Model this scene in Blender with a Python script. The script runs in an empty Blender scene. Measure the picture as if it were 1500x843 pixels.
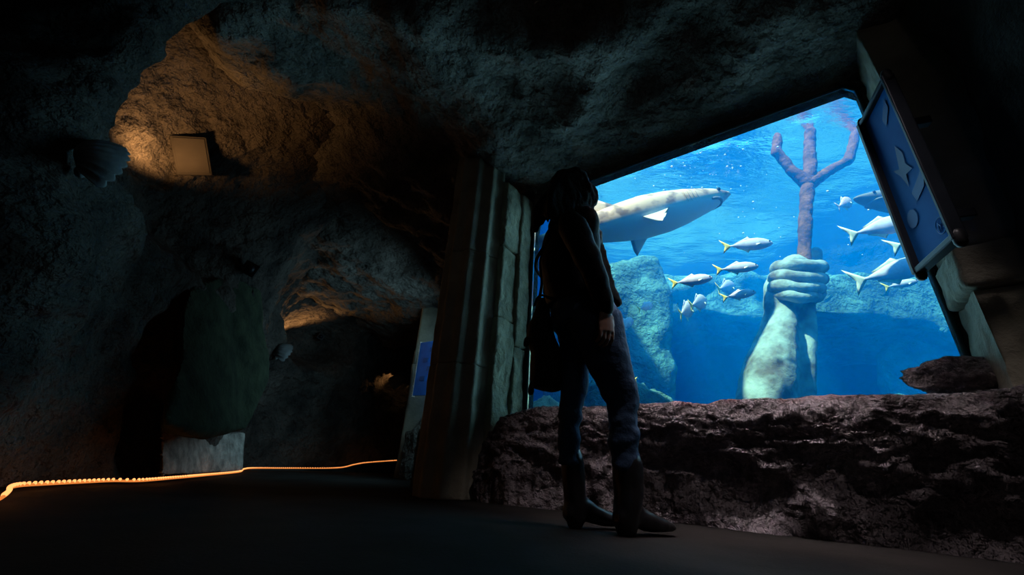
import bpy, bmesh, math, random
from mathutils import Vector, Matrix, noise
random.seed(7)
S = bpy.context.scene
COL = S.collection
V = Vector
# ------------------------------------------------------------------ camera
FPX, PITCH, ROLL, CAMZ = 600.0, math.radians(24.0), math.radians(3.7), 0.2
FWD = V((0, math.cos(PITCH), math.sin(PITCH)))
UP0 = V((0, -math.sin(PITCH), math.cos(PITCH)))
R0 = V((1, 0, 0))
CR = R0 * math.cos(ROLL) + UP0 * math.sin(ROLL)
CU = -R0 * math.sin(ROLL) + UP0 * math.cos(ROLL)
CAM = V((0, 0, CAMZ))
cd = bpy.data.cameras.new('camera'); cam = bpy.data.objects.new('camera', cd); COL.objects.link(cam)
cd.lens = 36.0 * FPX / 1500.0; cd.sensor_width = 36; cd.clip_start = 0.02
m3 = Matrix((CR, CU, -FWD)).transposed()
cam.matrix_world = Matrix.Translation(CAM) @ m3.to_4x4()
S.camera = cam

def ray(px, py):
    return FWD + CR * ((px - 750) / FPX) + CU * (-(py - 421.5) / FPX)
def at(px, py, Y):                     # the place at forward distance Y
    d = ray(px, py); return CAM + d * (Y / d.y)
def ground(px, py, z=0.0):
    d = ray(px, py); return CAM + d * ((z - CAMZ) / d.z)
def on_plane(px, py, p0, n):
    d = ray(px, py); return CAM + d * ((p0 - CAM).dot(n) / d.dot(n))
def depth(p): return (p - CAM).dot(FWD)
def mpp(p): return depth(p) / FPX      # metres per picture unit at p

# window wall frame: u along the wall, v into the tank
WA, WU, WN = V((0.1, 3.4, 0)), V((0.8, -0.6, 0)), V((0.6, 0.8, 0))
def uv(u, v, z): return WA + WU * u + WN * v + V((0, 0, z))
def to_uv(p): d = p - WA; return d.dot(WU), d.dot(WN)
def on_window(px, py, v=0.0): return on_plane(px, py, WA + WN * v, WN)

# ------------------------------------------------------------------ materials
def new_mat(name):
    m = bpy.data.materials.new(name); m.use_nodes = True
    nt = m.node_tree; nt.nodes.clear()
    out = nt.nodes.new('ShaderNodeOutputMaterial'); return m, nt, out
def N(nt, t, **kw):
    n = nt.nodes.new(t)
    for k, v in kw.items():
        if k in n.inputs: n.inputs[k].default_value = v
        else: setattr(n, k, v)
    return n
def rgba(c): return (c[0], c[1], c[2], 1)
def mat(name, c1, c2=None, rough=0.8, nscale=6.0, bump=0.0, bscale=40.0, bdist=0.02, metal=0.0, spec=0.3, contrast=(0.35, 0.65), bump2=0.0, b2scale=9.0, coat=0.0, voronoi=False):
    m, nt, out = new_mat(name)
    b = N(nt, 'ShaderNodeBsdfPrincipled', Roughness=rough, Metallic=metal)
    b.inputs['Specular IOR Level'].default_value = spec
    b.inputs['Coat Weight'].default_value = coat
    tc = N(nt, 'ShaderNodeTexCoord')
    nz = N(nt, 'ShaderNodeTexNoise', Scale=nscale, Detail=6.0, Roughness=0.6)
    nt.links.new(tc.outputs['Object'], nz.inputs['Vector'])
    rp = N(nt, 'ShaderNodeValToRGB')
    rp.color_ramp.elements[0].position = contrast[0]; rp.color_ramp.elements[1].position = contrast[1]
    rp.color_ramp.elements[0].color = rgba(c1); rp.color_ramp.elements[1].color = rgba(c2 or c1)
    nt.links.new(nz.outputs[0], rp.inputs[0]); nt.links.new(rp.outputs[0], b.inputs['Base Color'])
    last = None
    if bump > 0:
        if voronoi:
            n2 = N(nt, 'ShaderNodeTexVoronoi', Scale=bscale); src = n2.outputs['Distance']
        else:
            n2 = N(nt, 'ShaderNodeTexNoise', Scale=bscale, Detail=5.0, Roughness=0.65); src = n2.outputs[0]
        nt.links.new(tc.outputs['Object'], n2.inputs['Vector'])
        bp = N(nt, 'ShaderNodeBump', Strength=bump, Distance=bdist)
        nt.links.new(src, bp.inputs['Height']); last = bp
    if bump2 > 0:
        n3 = N(nt, 'ShaderNodeTexNoise', Scale=b2scale, Detail=4.0)
        nt.links.new(tc.outputs['Object'], n3.inputs['Vector'])
        b2 = N(nt, 'ShaderNodeBump', Strength=bump2, Distance=bdist * 3)
        nt.links.new(n3.outputs[0], b2.inputs['Height'])
        if last: nt.links.new(last.outputs[0], b2.inputs['Normal'])
        last = b2
    if last: nt.links.new(last.outputs[0], b.inputs['Normal'])
    nt.links.new(b.outputs[0], out.inputs[0])
    return m
def emit(name, c, s):
    m, nt, out = new_mat(name)
    e = N(nt, 'ShaderNodeEmission', Strength=s); e.inputs[0].default_value = rgba(c)
    nt.links.new(e.outputs[0], out.inputs[0]); return m

M = {}
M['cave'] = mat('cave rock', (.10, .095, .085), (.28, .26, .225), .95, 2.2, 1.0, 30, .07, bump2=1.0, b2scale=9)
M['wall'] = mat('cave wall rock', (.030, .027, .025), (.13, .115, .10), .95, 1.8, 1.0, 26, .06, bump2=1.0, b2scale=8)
M['floor'] = mat('dark floor', (.012, .011, .0105), (.024, .022, .020), .9, 2.5, .5, 60, .006, spec=.05)
M['ledge'] = mat('ledge rock', (.15, .128, .132), (.40, .345, .355), .95, 5.0, 1.0, 19, .09, bump2=1.0, b2scale=7, spec=.08)
M['column'] = mat('column stone', (.20, .19, .14), (.34, .32, .24), .9, 3.0, .6, 30, .012, bump2=.4, b2scale=7)
M['jamb'] = mat('jamb stone', (.20, .195, .13), (.38, .37, .26), .9, 4.0, .8, 26, .02, bump2=.5, b2scale=6)
M['dark_stone'] = mat('dark stone', (.022, .020, .018), (.06, .054, .048), .95, 4.0, .8, 26, .02)
M['moss'] = mat('mossy stone', (.014, .023, .013), (.042, .060, .034), .95, 5.0, .8, 24, .03)
M['pale_stone'] = mat('pale stone', (.20, .18, .16), (.5, .45, .4), .95, 9.0, 1.0, 18, .05)
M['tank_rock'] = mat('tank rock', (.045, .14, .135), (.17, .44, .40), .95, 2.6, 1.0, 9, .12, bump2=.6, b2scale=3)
M['tank_wall'] = mat('tank wall', (.010, .03, .04), (.03, .06, .075), .95, 1.2, .8, 6, .12)
M['tan_rock'] = mat('tan rock', (.35, .27, .17), (.75, .62, .42), .95, 7.0, .8, 20, .03)
M['verdigris'] = mat('verdigris bronze', (.13, .115, .10), (.36, .47, .42), .8, 3.4, .5, 14, .03, contrast=(.36, .60))
M['rust'] = mat('rusted metal', (.065, .028, .015), (.25, .105, .05), .85, 9.0, .8, 22, .03)
M['shark_top'] = None
M['dark_shark'] = mat('grey shark skin', (.10, .12, .13), (.20, .23, .24), .6, 3.0)
M['silver'] = mat('silver scales', (.52, .48, .56), (.74, .70, .76), .55, 14.0, spec=.4)
M['yellow_fin'] = mat('yellow fin', (.75, .55, .10), (.95, .80, .22), .6, 9.0)
M['pale_fin'] = mat('pale fin', (.55, .60, .45), (.80, .82, .60), .6, 9.0)
M['pink'] = mat('pinkish scales', (.62, .40, .40), (.85, .70, .66), .45, 20.0)
M['eye'] = mat('eye black', (.01, .01, .012), None, .2, spec=.6)
M['black'] = mat('black frame', (.012, .013, .015), (.02, .022, .025), .4, 6)
M['seal'] = mat('dark sealant', (.02, .05, .055), (.03, .07, .075), .5, 9)
M['frame'] = mat('dark metal frame', (.010, .014, .022), (.018, .024, .034), .45, 9, metal=.4)
M['board'] = mat('blue printed board', (.010, .13, .46), (.014, .19, .58), .65, 2.5, spec=.12)
M['board2'] = mat('bright blue board', (.015, .13, .55), (.03, .22, .75), .5, 3)
M['print_dark'] = mat('print dark', (.006, .085, .32), (.01, .11, .36), .5, 9)
M['print_brown'] = mat('print brown', (.010, .07, .25), (.018, .085, .25), .5, 12)
M['print_light'] = mat('print light', (.03, .20, .50), (.04, .24, .55), .5, 9)
M['skin'] = mat('skin', (.24, .135, .10), (.30, .17, .125), .5, 8)
M['hair'] = mat('black hair', (.005, .004, .0035), (.010, .008, .006), .6, 30, .8, 60, .01, spec=.1)
M['jacket'] = mat('black jacket', (.004, .004, .005), (.007, .007, .008), .6, 10, .3, 30, .01, spec=.1)
M['jeans'] = mat('blue denim', (.02, .045, .095), (.04, .08, .15), .9, 7, .5, 18, .02)
M['boot'] = mat('black leather', (.010, .010, .012), (.018, .017, .018), .32, 8, .2, 25, .006, spec=.5)
M['bag'] = mat('black canvas', (.007, .007, .008), (.012, .012, .013), .8, 10, .4, 50, .004)
M['buckle'] = mat('metal buckle', (.3, .3, .32), None, .3, metal=1)
M['shell'] = mat('shell stucco', (.10, .115, .12), (.18, .20, .21), .8, 6, .4, 30, .01)
M['box'] = mat('grey painted metal', (.035, .032, .029), (.045, .041, .037), .85, 5, spec=.05)
M['rope'] = emit('rope light glow', (1.0, .28, .055), .8)
M['bulb'] = emit('bulb glow', (1.0, .36, .11), 1.9)
M['bubble'] = mat('bubble', (.9, .95, 1), None, .1, spec=1.0)

# spotted shark skin: warm back, dark blotches, pale belly by height on the body
def shark_mat():
    m, nt, out = new_mat('spotted shark skin')
    b = N(nt, 'ShaderNodeBsdfPrincipled', Roughness=.6)
    tc = N(nt, 'ShaderNodeTexCoord')
    sx = N(nt, 'ShaderNodeSeparateXYZ'); nt.links.new(tc.outputs['Object'], sx.inputs[0])
    nz = N(nt, 'ShaderNodeTexNoise', Scale=5.5, Detail=3.0); nt.links.new(tc.outputs['Object'], nz.inputs['Vector'])
    r1 = N(nt, 'ShaderNodeValToRGB'); r1.color_ramp.elements[0].position = .40; r1.color_ramp.elements[1].position = .53
    r1.color_ramp.elements[0].color = (.20, .13, .09, 1); r1.color_ramp.elements[1].color = (.66, .46, .29, 1)
    nt.links.new(nz.outputs[0], r1.inputs[0])
    mr = N(nt, 'ShaderNodeMapRange'); mr.inputs[1].default_value = -.09; mr.inputs[2].default_value = -.03
    nt.links.new(sx.outputs[2], mr.inputs[0])
    mx = N(nt, 'ShaderNodeMix', data_type='RGBA'); mx.inputs[6].default_value = (.58, .62, .56, 1)
    nt.links.new(mr.outputs[0], mx.inputs[0]); nt.links.new(r1.outputs[0], mx.inputs[7])
    nt.links.new(mx.outputs[2], b.inputs['Base Color']); nt.links.new(b.outputs[0], out.inputs[0]); return m
M['shark'] = shark_mat()

def glass_mat():
    m, nt, out = new_mat('tank glass')
    t = N(nt, 'ShaderNodeBsdfTransparent'); t.inputs[0].default_value = (.96, .99, 1, 1)
    g = N(nt, 'ShaderNodeBsdfGlossy', Roughness=.03)
    f = N(nt, 'ShaderNodeFresnel', IOR=1.25); mx = N(nt, 'ShaderNodeMixShader')
    nt.links.new(f.outputs[0], mx.inputs[0]); nt.links.new(t.outputs[0], mx.inputs[1]); nt.links.new(g.outputs[0], mx.inputs[2])
    nt.links.new(mx.outputs[0], out.inputs[0]); return m
M['glass'] = glass_mat()

def water_mat():
    m, nt, out = new_mat('tank water')
    geo = N(nt, 'ShaderNodeNewGeometry'); tc = N(nt, 'ShaderNodeTexCoord')
    sx = N(nt, 'ShaderNodeSeparateXYZ'); nt.links.new(geo.outputs['True Normal'], sx.inputs[0])
    ab = N(nt, 'ShaderNodeMath', operation='ABSOLUTE'); nt.links.new(sx.outputs[2], ab.inputs[0])
    # only the wavy top is up in z; the bottom lies deep below
    sp = N(nt, 'ShaderNodeSeparateXYZ'); nt.links.new(geo.outputs['Position'], sp.inputs[0])
    gz = N(nt, 'ShaderNodeMath', operation='GREATER_THAN'); gz.inputs[1].default_value = 3.0; nt.links.new(sp.outputs[2], gz.inputs[0])
    gn = N(nt, 'ShaderNodeMath', operation='GREATER_THAN'); gn.inputs[1].default_value = .5; nt.links.new(ab.outputs[0], gn.inputs[0])
    top = N(nt, 'ShaderNodeMath', operation='MULTIPLY'); nt.links.new(gz.outputs[0], top.inputs[0]); nt.links.new(gn.outputs[0], top.inputs[1])
    mp = N(nt, 'ShaderNodeMapping'); mp.inputs['Rotation'].default_value = (0, 0, math.radians(-20)); mp.inputs['Scale'].default_value = (1.0, 2.2, 1)
    nt.links.new(tc.outputs['Object'], mp.inputs[0])
    n1 = N(nt, 'ShaderNodeTexNoise', Scale=3.2, Detail=5.0, Roughness=.6); nt.links.new(mp.outputs[0], n1.inputs['Vector'])
    bp = N(nt, 'ShaderNodeBump', Strength=.4, Distance=.06); nt.links.new(n1.outputs[0], bp.inputs['Height'])
    fr = N(nt, 'ShaderNodeFresnel', IOR=1.33)
    b3 = N(nt, 'ShaderNodeBump', Strength=.12, Distance=.06); nt.links.new(n1.outputs[0], b3.inputs['Height']); nt.links.new(b3.outputs[0], fr.inputs['Normal'])
    tr = N(nt, 'ShaderNodeBsdfTransparent'); gl = N(nt, 'ShaderNodeBsdfGlossy', Roughness=.03)
    nt.links.new(bp.outputs[0], gl.inputs['Normal'])
    mx = N(nt, 'ShaderNodeMixShader'); nt.links.new(fr.outputs[0], mx.inputs[0]); nt.links.new(tr.outputs[0], mx.inputs[1]); nt.links.new(gl.outputs[0], mx.inputs[2])
    t2 = N(nt, 'ShaderNodeBsdfTransparent')
    m2 = N(nt, 'ShaderNodeMixShader'); nt.links.new(top.outputs[0], m2.inputs[0]); nt.links.new(t2.outputs[0], m2.inputs[1]); nt.links.new(mx.outputs[0], m2.inputs[2])
    nt.links.new(m2.outputs[0], out.inputs['Surface'])
    vs = N(nt, 'ShaderNodeVolumeScatter', Density=.11, Anisotropy=.15); vs.inputs['Color'].default_value = (.0, .33, 1.0, 1)
    va = N(nt, 'ShaderNodeVolumeAbsorption', Density=.17); va.inputs['Color'].default_value = (.05, .74, .97, 1)
    ad = N(nt, 'ShaderNodeAddShader'); nt.links.new(vs.outputs[0], ad.inputs[0]); nt.links.new(va.outputs[0], ad.inputs[1])
    nt.links.new(ad.outputs[0], out.inputs['Volume']); return m
M['water'] = water_mat()

# ------------------------------------------------------------------ mesh helpers
def link_mesh(name, me, m, parent=None):
    o = bpy.data.objects.new(name, me); COL.objects.link(o)
    if m: me.materials.clear(); me.materials.append(m)
    if parent: o.parent = parent
    return o
def mesh(name, verts, faces, m, parent=None, smooth=True):
    me = bpy.data.meshes.new(name); me.from_pydata([tuple(v) for v in verts], [], faces); me.update()
    bm = bmesh.new(); bm.from_mesh(me); bmesh.ops.recalc_face_normals(bm, faces=bm.faces); bm.to_mesh(me); bm.free()
    for p in me.polygons: p.use_smooth = smooth
    return link_mesh(name, me, m, parent)
def tag(o, label, cat, group=None):
    o['label'] = label; o['category'] = cat
    if group: o['group'] = group
    return o
def struct(o): o['kind'] = 'structure'; return o
def thing(name, label, cat, mw=None, group=None):
    o = bpy.data.objects.new(name, None); COL.objects.link(o); o.empty_display_size = .1
    if mw is not None: o.matrix_world = mw if isinstance(mw, Matrix) else Matrix.Translation(mw)
    return tag(o, label, cat, group)
def local(root, pts):
    inv = root.matrix_world.inverted(); return [inv @ p for p in pts]
class MB:                                # several shapes gathered into one mesh
    def __init__(s): s.v, s.f = [], []
    def add(s, vf):
        n = len(s.v); s.v += [V(p) for p in vf[0]]; s.f += [tuple(i + n for i in f) for f in vf[1]]; return s
    def build(s, name, m, root=None, smooth=True):
        return mesh(name, local(root, s.v) if root else s.v, s.f, m, root, smooth)
def sheet(fn, nu, nv):
    vs = [fn(i / nu, j / nv) for j in range(nv + 1) for i in range(nu + 1)]
    fs = [(j * (nu + 1) + i, j * (nu + 1) + i + 1, (j + 1) * (nu + 1) + i + 1, (j + 1) * (nu + 1) + i) for j in range(nv) for i in range(nu)]
    return vs, fs
def rings(rs):                           # closed loft through rings of equal size
    n = len(rs[0]); vs = [p for r in rs for p in r]; fs = []
    for k in range(len(rs) - 1):
        for i in range(n):
            j = (i + 1) % n; fs.append((k * n + i, k * n + j, (k + 1) * n + j, (k + 1) * n + i))
    fs.append(tuple(range(n - 1, -1, -1))); fs.append(tuple((len(rs) - 1) * n + i for i in range(n)))
    return vs, fs
def ering(c, a1, a2, n=16, pw=1.0):
    out = []
    for i in range(n):
        t = 2 * math.pi * i / n; c_, s_ = math.cos(t), math.sin(t)
        if pw != 1.0: c_ = math.copysign(abs(c_) ** pw, c_); s_ = math.copysign(abs(s_) ** pw, s_)
        out.append(c + a1 * c_ + a2 * s_)
    return out
def tube(pts, rad, n=10, cap=True, ref=None):
    pts = [V(p) for p in pts]; rad = rad if hasattr(rad, '__len__') else [rad] * len(pts)
    rs = []; ref = ref or V((0.13, 0.21, 0.97)); prev = None
    for k, p in enumerate(pts):
        t = (pts[min(k + 1, len(pts) - 1)] - pts[max(k - 1, 0)]).normalized()
        if prev is None:
            a = t.cross(ref); a = a.normalized() if a.length > .05 else t.cross(V((1, 0, 0))).normalized()
        else:
            a = prev - t * prev.dot(t); a.normalize()
        b = t.cross(a).normalized(); prev = a
        if k == 0 and cap:
            for q in (.95, .7): rs.append(ering(p - t * rad[k] * q, a * rad[k] * math.sqrt(1 - q * q), b * rad[k] * math.sqrt(1 - q * q), n))
        rs.append(ering(p, a * rad[k], b * rad[k], n))
        if k == len(pts) - 1 and cap:
            for q in (.7, .95): rs.append(ering(p + t * rad[k] * q, a * rad[k] * math.sqrt(1 - q * q), b * rad[k] * math.sqrt(1 - q * q), n))
    return rings(rs)
def box(c, ax, ay, az):
    vs = [c + ax * i + ay * j + az * k for i in (-1, 1) for j in (-1, 1) for k in (-1, 1)]
    return vs, [(0, 1, 3, 2), (4, 6, 7, 5), (0, 4, 5, 1), (2, 3, 7, 6), (0, 2, 6, 4), (1, 5, 7, 3)]
def ball(c, ax, ay, az, n=14, m=9):
    rs = []
    for k in range(1, m):
        t = math.pi * k / m; rs.append(ering(c + az * math.cos(t), ax * math.sin(t), ay * math.sin(t), n))
    return rings(rs)
def prism(poly, off):                    # outline extruded by the vector off
    n = len(poly); vs = list(poly) + [p + off for p in poly]
    fs = [tuple(range(n)), tuple(range(2 * n - 1, n - 1, -1))] + [(i, (i + 1) % n, n + (i + 1) % n, n + i) for i in range(n)]
    return vs, fs
def fin_plate(poly, off):                # thin fin, thickest inside, sharp at its edge
    n = len(poly); c = sum(poly, V((0, 0, 0))) / n
    vs = list(poly) + [c + (p - c) * .55 + off for p in poly] + [c + (p - c) * .55 - off for p in poly]
    fs = []
    for i in range(n):
        j = (i + 1) % n; fs += [(i, j, n + j, n + i), (j, i, 2 * n + i, 2 * n + j)]
    fs += [tuple(n + i for i in range(n)), tuple(2 * n + i for i in range(n - 1, -1, -1))]
    return vs, fs
def bevel(o, w, seg=2):
    b = o.modifiers.new('bevel', 'BEVEL'); b.width = w; b.segments = seg; b.limit_method = 'ANGLE'; return o
def union(name, mb, m, root, voxel, smooth=4, disp=None):   # one continuous skin over overlapping shapes
    tmp = mesh('tmp', mb.v, mb.f, None)
    r = tmp.modifiers.new('r', 'REMESH'); r.mode = 'VOXEL'; r.voxel_size = voxel
    sm = tmp.modifiers.new('s', 'SMOOTH'); sm.iterations = smooth; sm.factor = .5
    dg = bpy.context.evaluated_depsgraph_get(); dg.update()
    me = bpy.data.meshes.new_from_object(tmp.evaluated_get(dg)); bpy.data.objects.remove(tmp)
    me.name = name
    if disp:
        ns = [v.normal.copy() for v in me.vertices]
        for v, nn in zip(me.vertices, ns): v.co = v.co + nn * disp(v.co)
    if root:
        inv = root.matrix_world.inverted(); me.transform(inv)
    for p in me.polygons: p.use_smooth = True
    return link_mesh(name, me, m, root)
def fbm(p, o=4): return noise.fractal(p, 1.0, 2.0, o)
def rockmesh(c, r, seed, sub=5, amp=.22, freq=1.3, rot=0, fine=.03, square=0.0):
    bm = bmesh.new(); bmesh.ops.create_icosphere(bm, subdivisions=sub, radius=1)
    rm = Matrix.Rotation(rot, 3, 'Z'); sd = V((seed * 3.7, seed * 1.9, seed * 5.3))
    for v in bm.verts:
        d = v.co.normalized()
        if square: d = d / (max(abs(d.x), abs(d.y), abs(d.z)) * square + (1 - square))
        k = 1 + amp * fbm(d * freq + sd, 4) + fine * fbm(d * freq * 7 + sd, 3)
        v.co = c + rm @ V((d.x * r[0] * k, d.y * r[1] * k, d.z * r[2] * k))
    me = bpy.data.meshes.new('rock'); bm.to_mesh(me); bm.free()
    for p in me.polygons: p.use_smooth = True
    return me
def rock(name, label, c, r, seed, m, cat='rock', group=None, **kw):
    root = V((c.x, c.y, c.z - r[2]))
    me = rockmesh(V((0, 0, r[2])), r, seed, **kw); o = link_mesh(name, me, m); o.location = root
    return tag(o, label, cat, group)
def grounded(name, label, c, r, seed, m, **kw):      # a rock standing on the tank floor, its top where the photo shows it
    top = c.z + r[2]; rz = (top + .75) / 2
    kw.setdefault('amp', .07); kw.setdefault('square', .55)
    return rock(name, label, V((c.x, c.y, top - rz)), (r[0], r[1], rz), seed, m, **kw)
def spline(pts, n):
    out = []
    for k in range(len(pts) - 1):
        p0, p1, p2, p3 = pts[max(k - 1, 0)], pts[k], pts[k + 1], pts[min(k + 2, len(pts) - 1)]
        for i in range(n):
            t = i / n
            out.append(.5 * ((2 * p1) + (p2 - p0) * t + (2 * p0 - 5 * p1 + 4 * p2 - p3) * t * t + (3 * p1 - p0 - 3 * p2 + p3) * t ** 3))
    out.append(pts[-1].copy()); return out
def sstep(a, b, x): t = min(1, max(0, (x - a) / (b - a))); return t * t * (3 - 2 * t)

# ------------------------------------------------------------------ the setting
WTOP = 2.64
def floor_fn(a, b):
    x, y = -7 + 13 * a, -4 + 16 * b
    return V((x, y, .006 * fbm(V((x, y, 0)) * 2)))
vs, fs = sheet(floor_fn, 60, 80)
def not_tank(c, m=0.0):
    u, v = to_uv(c); return not (v > m and u > -.3 - .667 * v)
fs = [f for f in fs if not_tank(sum((vs[i] for i in f), V()) / 4, .3)]
struct(mesh('floor', vs, fs, M['floor']))

def ridge_y(x): return 1.98 + .12 * math.sin(x * 1.7 + .4) + (.05 * x if x < 0 else -.42 * x)
def ceil_z(x, y):
    u, v = to_uv(V((x, y, 0)))
    z = 2.80 + .10 * sstep(-.2, -1.4, v)
    d = y - ridge_y(x)
    z += .75 * sstep(-.02, -.55, d) + .10 * sstep(0, 1.2, d) * sstep(-.5, -1.5, v)
    p = V((x, y, 0))
    z += .17 * fbm(p * 1.1 + V((3.1, 7.7, 2)), 3) + .05 * fbm(p * 3.5, 3) + .022 * fbm(p * 11, 3)
    # dark ribs and pockets over the window
    for (bx, by, am, rr) in ((.45, 2.35, -.22, .30), (1.0, 1.75, .30, .33), (-1.2, 2.7, .12, .4), (-.2, 2.9, -.12, .35), (-2.6, 2.9, .16, .5), (.75, 2.15, .12, .22), (-1.98, 1.68, -.42, .36), (-1.86, 2.2, -.16, .3)):
        z += am * math.exp(-((x - bx) ** 2 + (y - by) ** 2) / (rr * rr))
    if u > -.6:
        k = sstep(-.75, -.02, v); z = z * (1 - k) + (WTOP + .05 + .012 * fbm(p * 9)) * k
    if y > 4: z -= .25 * sstep(4, 6.5, y)
    return z
def ceil_fn(a, b):
    x, y = -6.4 + 10.0 * a, -3.2 + 14.2 * b
    u, v = to_uv(V((x, y, 0)))
    if v > .03 and u > -.3 and v < .25: p = uv(u, .03, 0); x, y = p.x, p.y
    return V((x, y, ceil_z(x, y)))
vs, fs = sheet(ceil_fn, 230, 300)
fs = [f for f in fs if not_tank(sum((vs[i] for i in f), V()) / 4, .06)]
struct(mesh('ceiling', vs, fs, M['cave']))

LP = [V(p + (0,)) for p in ((-6.0, -3.2), (-5.2, -1.2), (-4.1, .2), (-2.9, 1.0), (-1.95, 1.42), (-2.12, 1.95), (-2.30, 2.45), (-2.33, 2.85), (-2.43, 3.3), (-2.62, 3.85), (-2.98, 4.9), (-3.40, 5.75), (-3.58, 6.4), (-3.38, 7.1), (-2.95, 7.9), (-2.25, 9.0), (-1.3, 9.6), (-.4, 9.9))]
FEAT = []
LS = spline(LP, 24)
def left_pt(s):
    k = min(len(LS) - 2, int(s * (len(LS) - 1))); t = s * (len(LS) - 1) - k
    p = LS[k].lerp(LS[k + 1], t); d = (LS[min(k + 2, len(LS) - 1)] - LS[max(k - 1, 0)]).normalized()
    return p, V((d.y, -d.x, 0))
def left_off(p, z):
    y = p.y; q = V((p.x, y, z)); lo = .15 + .85 * sstep(.1, .8, z)
    o = (.16 * fbm(q * 1.0 + V((9, 2, 4)), 3) + .06 * fbm(q * 3.2, 3)) * lo + .022 * fbm(q * 11, 3)
    o += .75 * sstep(2.0, 3.3, z) ** 1.6
    o -= .55 * sstep(1.62, 1.80, y) * sstep(4.1, 3.0, y) * sstep(1.35, 1.75, z) * sstep(3.2, 2.7, z)     # upper recess with the shell lamp
    for (cy_, cz_, ry, rz, am, pw) in FEAT:
        o += am * math.exp(-(((y - cy_) / ry) ** 2 + ((z - cz_) / rz) ** 2) ** pw)
    return o
def left_fn(a, b):
    p, n = left_pt(a); z = -.05 + 3.75 * b; q = p + n * left_off(p, z); return V((q.x, q.y, z))
def left_surf(y, z, out=0.0):            # point on the left wall
    best = min(range(len(LS)), key=lambda k: abs(LS[k].y - y)); s = best / (len(LS) - 1)
    p, n = left_pt(s); return p + n * (left_off(p, z) + out) + V((0, 0, z)), n

def wall_hit(px, py, step=.01, s0=1.0):
    d = ray(px, py).normalized(); t = s0
    while t < 12:
        p = CAM + d * t
        if 1.2 < p.y < 9:
            q, n = left_surf(p.y, p.z)
            if (p - q).dot(n) < 0: return p, n
        t += step
    return CAM + d * 5, V((1, 0, 0))
for (px, py, ry, rz, am, pw) in ((450, 500, .62, .42, -.40, 2), (452, 548, .8, .16, .20, 1), (520, 560, .35, .5, .18, 1), (568, 560, .3, .25, -.2, 1), (300, 120, .5, .3, -.12, 1), (380, 210, .35, .35, .14, 1), (275, 560, .45, .75, -.30, 2), (262, 650, .42, .35, -.22, 2)):
    hp, _ = wall_hit(px, py); FEAT.append((hp.y, hp.z, ry, rz, am, pw))
vs, fs = sheet(left_fn, 340, 120)
limb = ray(135, 200).cross(ray(235, 75)).normalized()
if limb.dot(V((1, 0, 0))) < 0: limb = -limb
near_d = []
for j in range(121):
    row = [vs[j * 341 + i] for i in range(341)]
    near_d.append(max((p - CAM).dot(limb) for p in row if .5 < p.y < 1.6))
near_d = [sum(near_d[max(0, j - 4):j + 5]) / len(near_d[max(0, j - 4):j + 5]) for j in range(121)]
for j in range(121):
    for i in range(341):
        p = vs[j * 341 + i]; kk = sstep(1.85, 1.6, p.y) * sstep(.9, 1.4, p.z)
        p -= limb * (near_d[j] + .0) * kk
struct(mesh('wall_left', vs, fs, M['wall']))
from mathutils.bvhtree import BVHTree
LBVH = BVHTree.FromPolygons(vs, fs)
def on_left(px, py):
    d = ray(px, py).normalized(); p, n, i_, t_ = LBVH.ray_cast(CAM, d)
    if p is None: return wall_hit(px, py)
    return p, (n if n.dot(d) < 0 else -n)
# wall between the pillars further along, with its own window
RP = [V((-.22, 3.55, 0)), V((-.60, 4.9, 0)), V((-.95, 6.2, 0)), V((-1.15, 7.2, 0)), V((-.95, 8.6, 0)), V((-.5, 9.9, 0))]
RS = spline(RP, 20)
def right2(a, b):
    k = min(len(RS) - 1, int(a * (len(RS) - 1))); p = RS[k]; z = -.05 + 3.6 * b
    d = (RS[min(k + 1, len(RS) - 1)] - RS[max(k - 1, 0)]).normalized(); n = V((-d.y, d.x, 0))
    q = p + n * (.06 * fbm(V((p.x, p.y, z)) * 2, 4) - .03); return V((q.x, q.y, z))
vs, fs = sheet(right2, 100, 50)
def open2(c): return 4.55 < c.y < 6.0 and .6 < c.z < 2.4
fs = [f for f in fs if not open2(sum((vs[i] for i in f), V()) / 4)]
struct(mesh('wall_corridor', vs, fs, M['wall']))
w2 = MB(); a_, b_ = V((-.44, 4.45, 1.5)), V((-.87, 6.1, 1.5)); dd = (b_ - a_)
w2.add(box((a_ + b_) / 2, dd * .5, V((.97, .25, 0)) * .01, V((0, 0, .98))))
struct(w2.build('window_2', M['glass'], None, False))

# right wall coming back to the viewer, back wall
WR = [V((2.62, 1.62, 0)), V((2.12, 1.40, 0)), V((2.0, 1.0, 0)), V((1.75, 0, 0)), V((1.6, -1.5, 0)), V((1.5, -3.2, 0))]
WRS = spline(WR, 12)
def wr_fn(a, b):
    k = min(len(WRS) - 1, int(a * (len(WRS) - 1) + .5)); p = WRS[k]; z = -.05 + 3.9 * b
    return V((p.x + .07 * fbm(V((p.x, p.y, z)) * 1.6, 4), p.y + .05 * fbm(V((p.y, p.x, z)) * 1.6, 4), z))
vs, fs = sheet(wr_fn, 60, 60)
struct(mesh('wall_right', vs, fs, M['dark_stone']))
vs, fs = sheet(lambda a, b: V((-6.2 + 8.7 * a, -3.0 + .2 * fbm(V((a * 5, b * 4, 0)), 4), -.05 + 3.9 * b)), 40, 30)
struct(mesh('wall_back', vs, fs, M['wall']))

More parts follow.
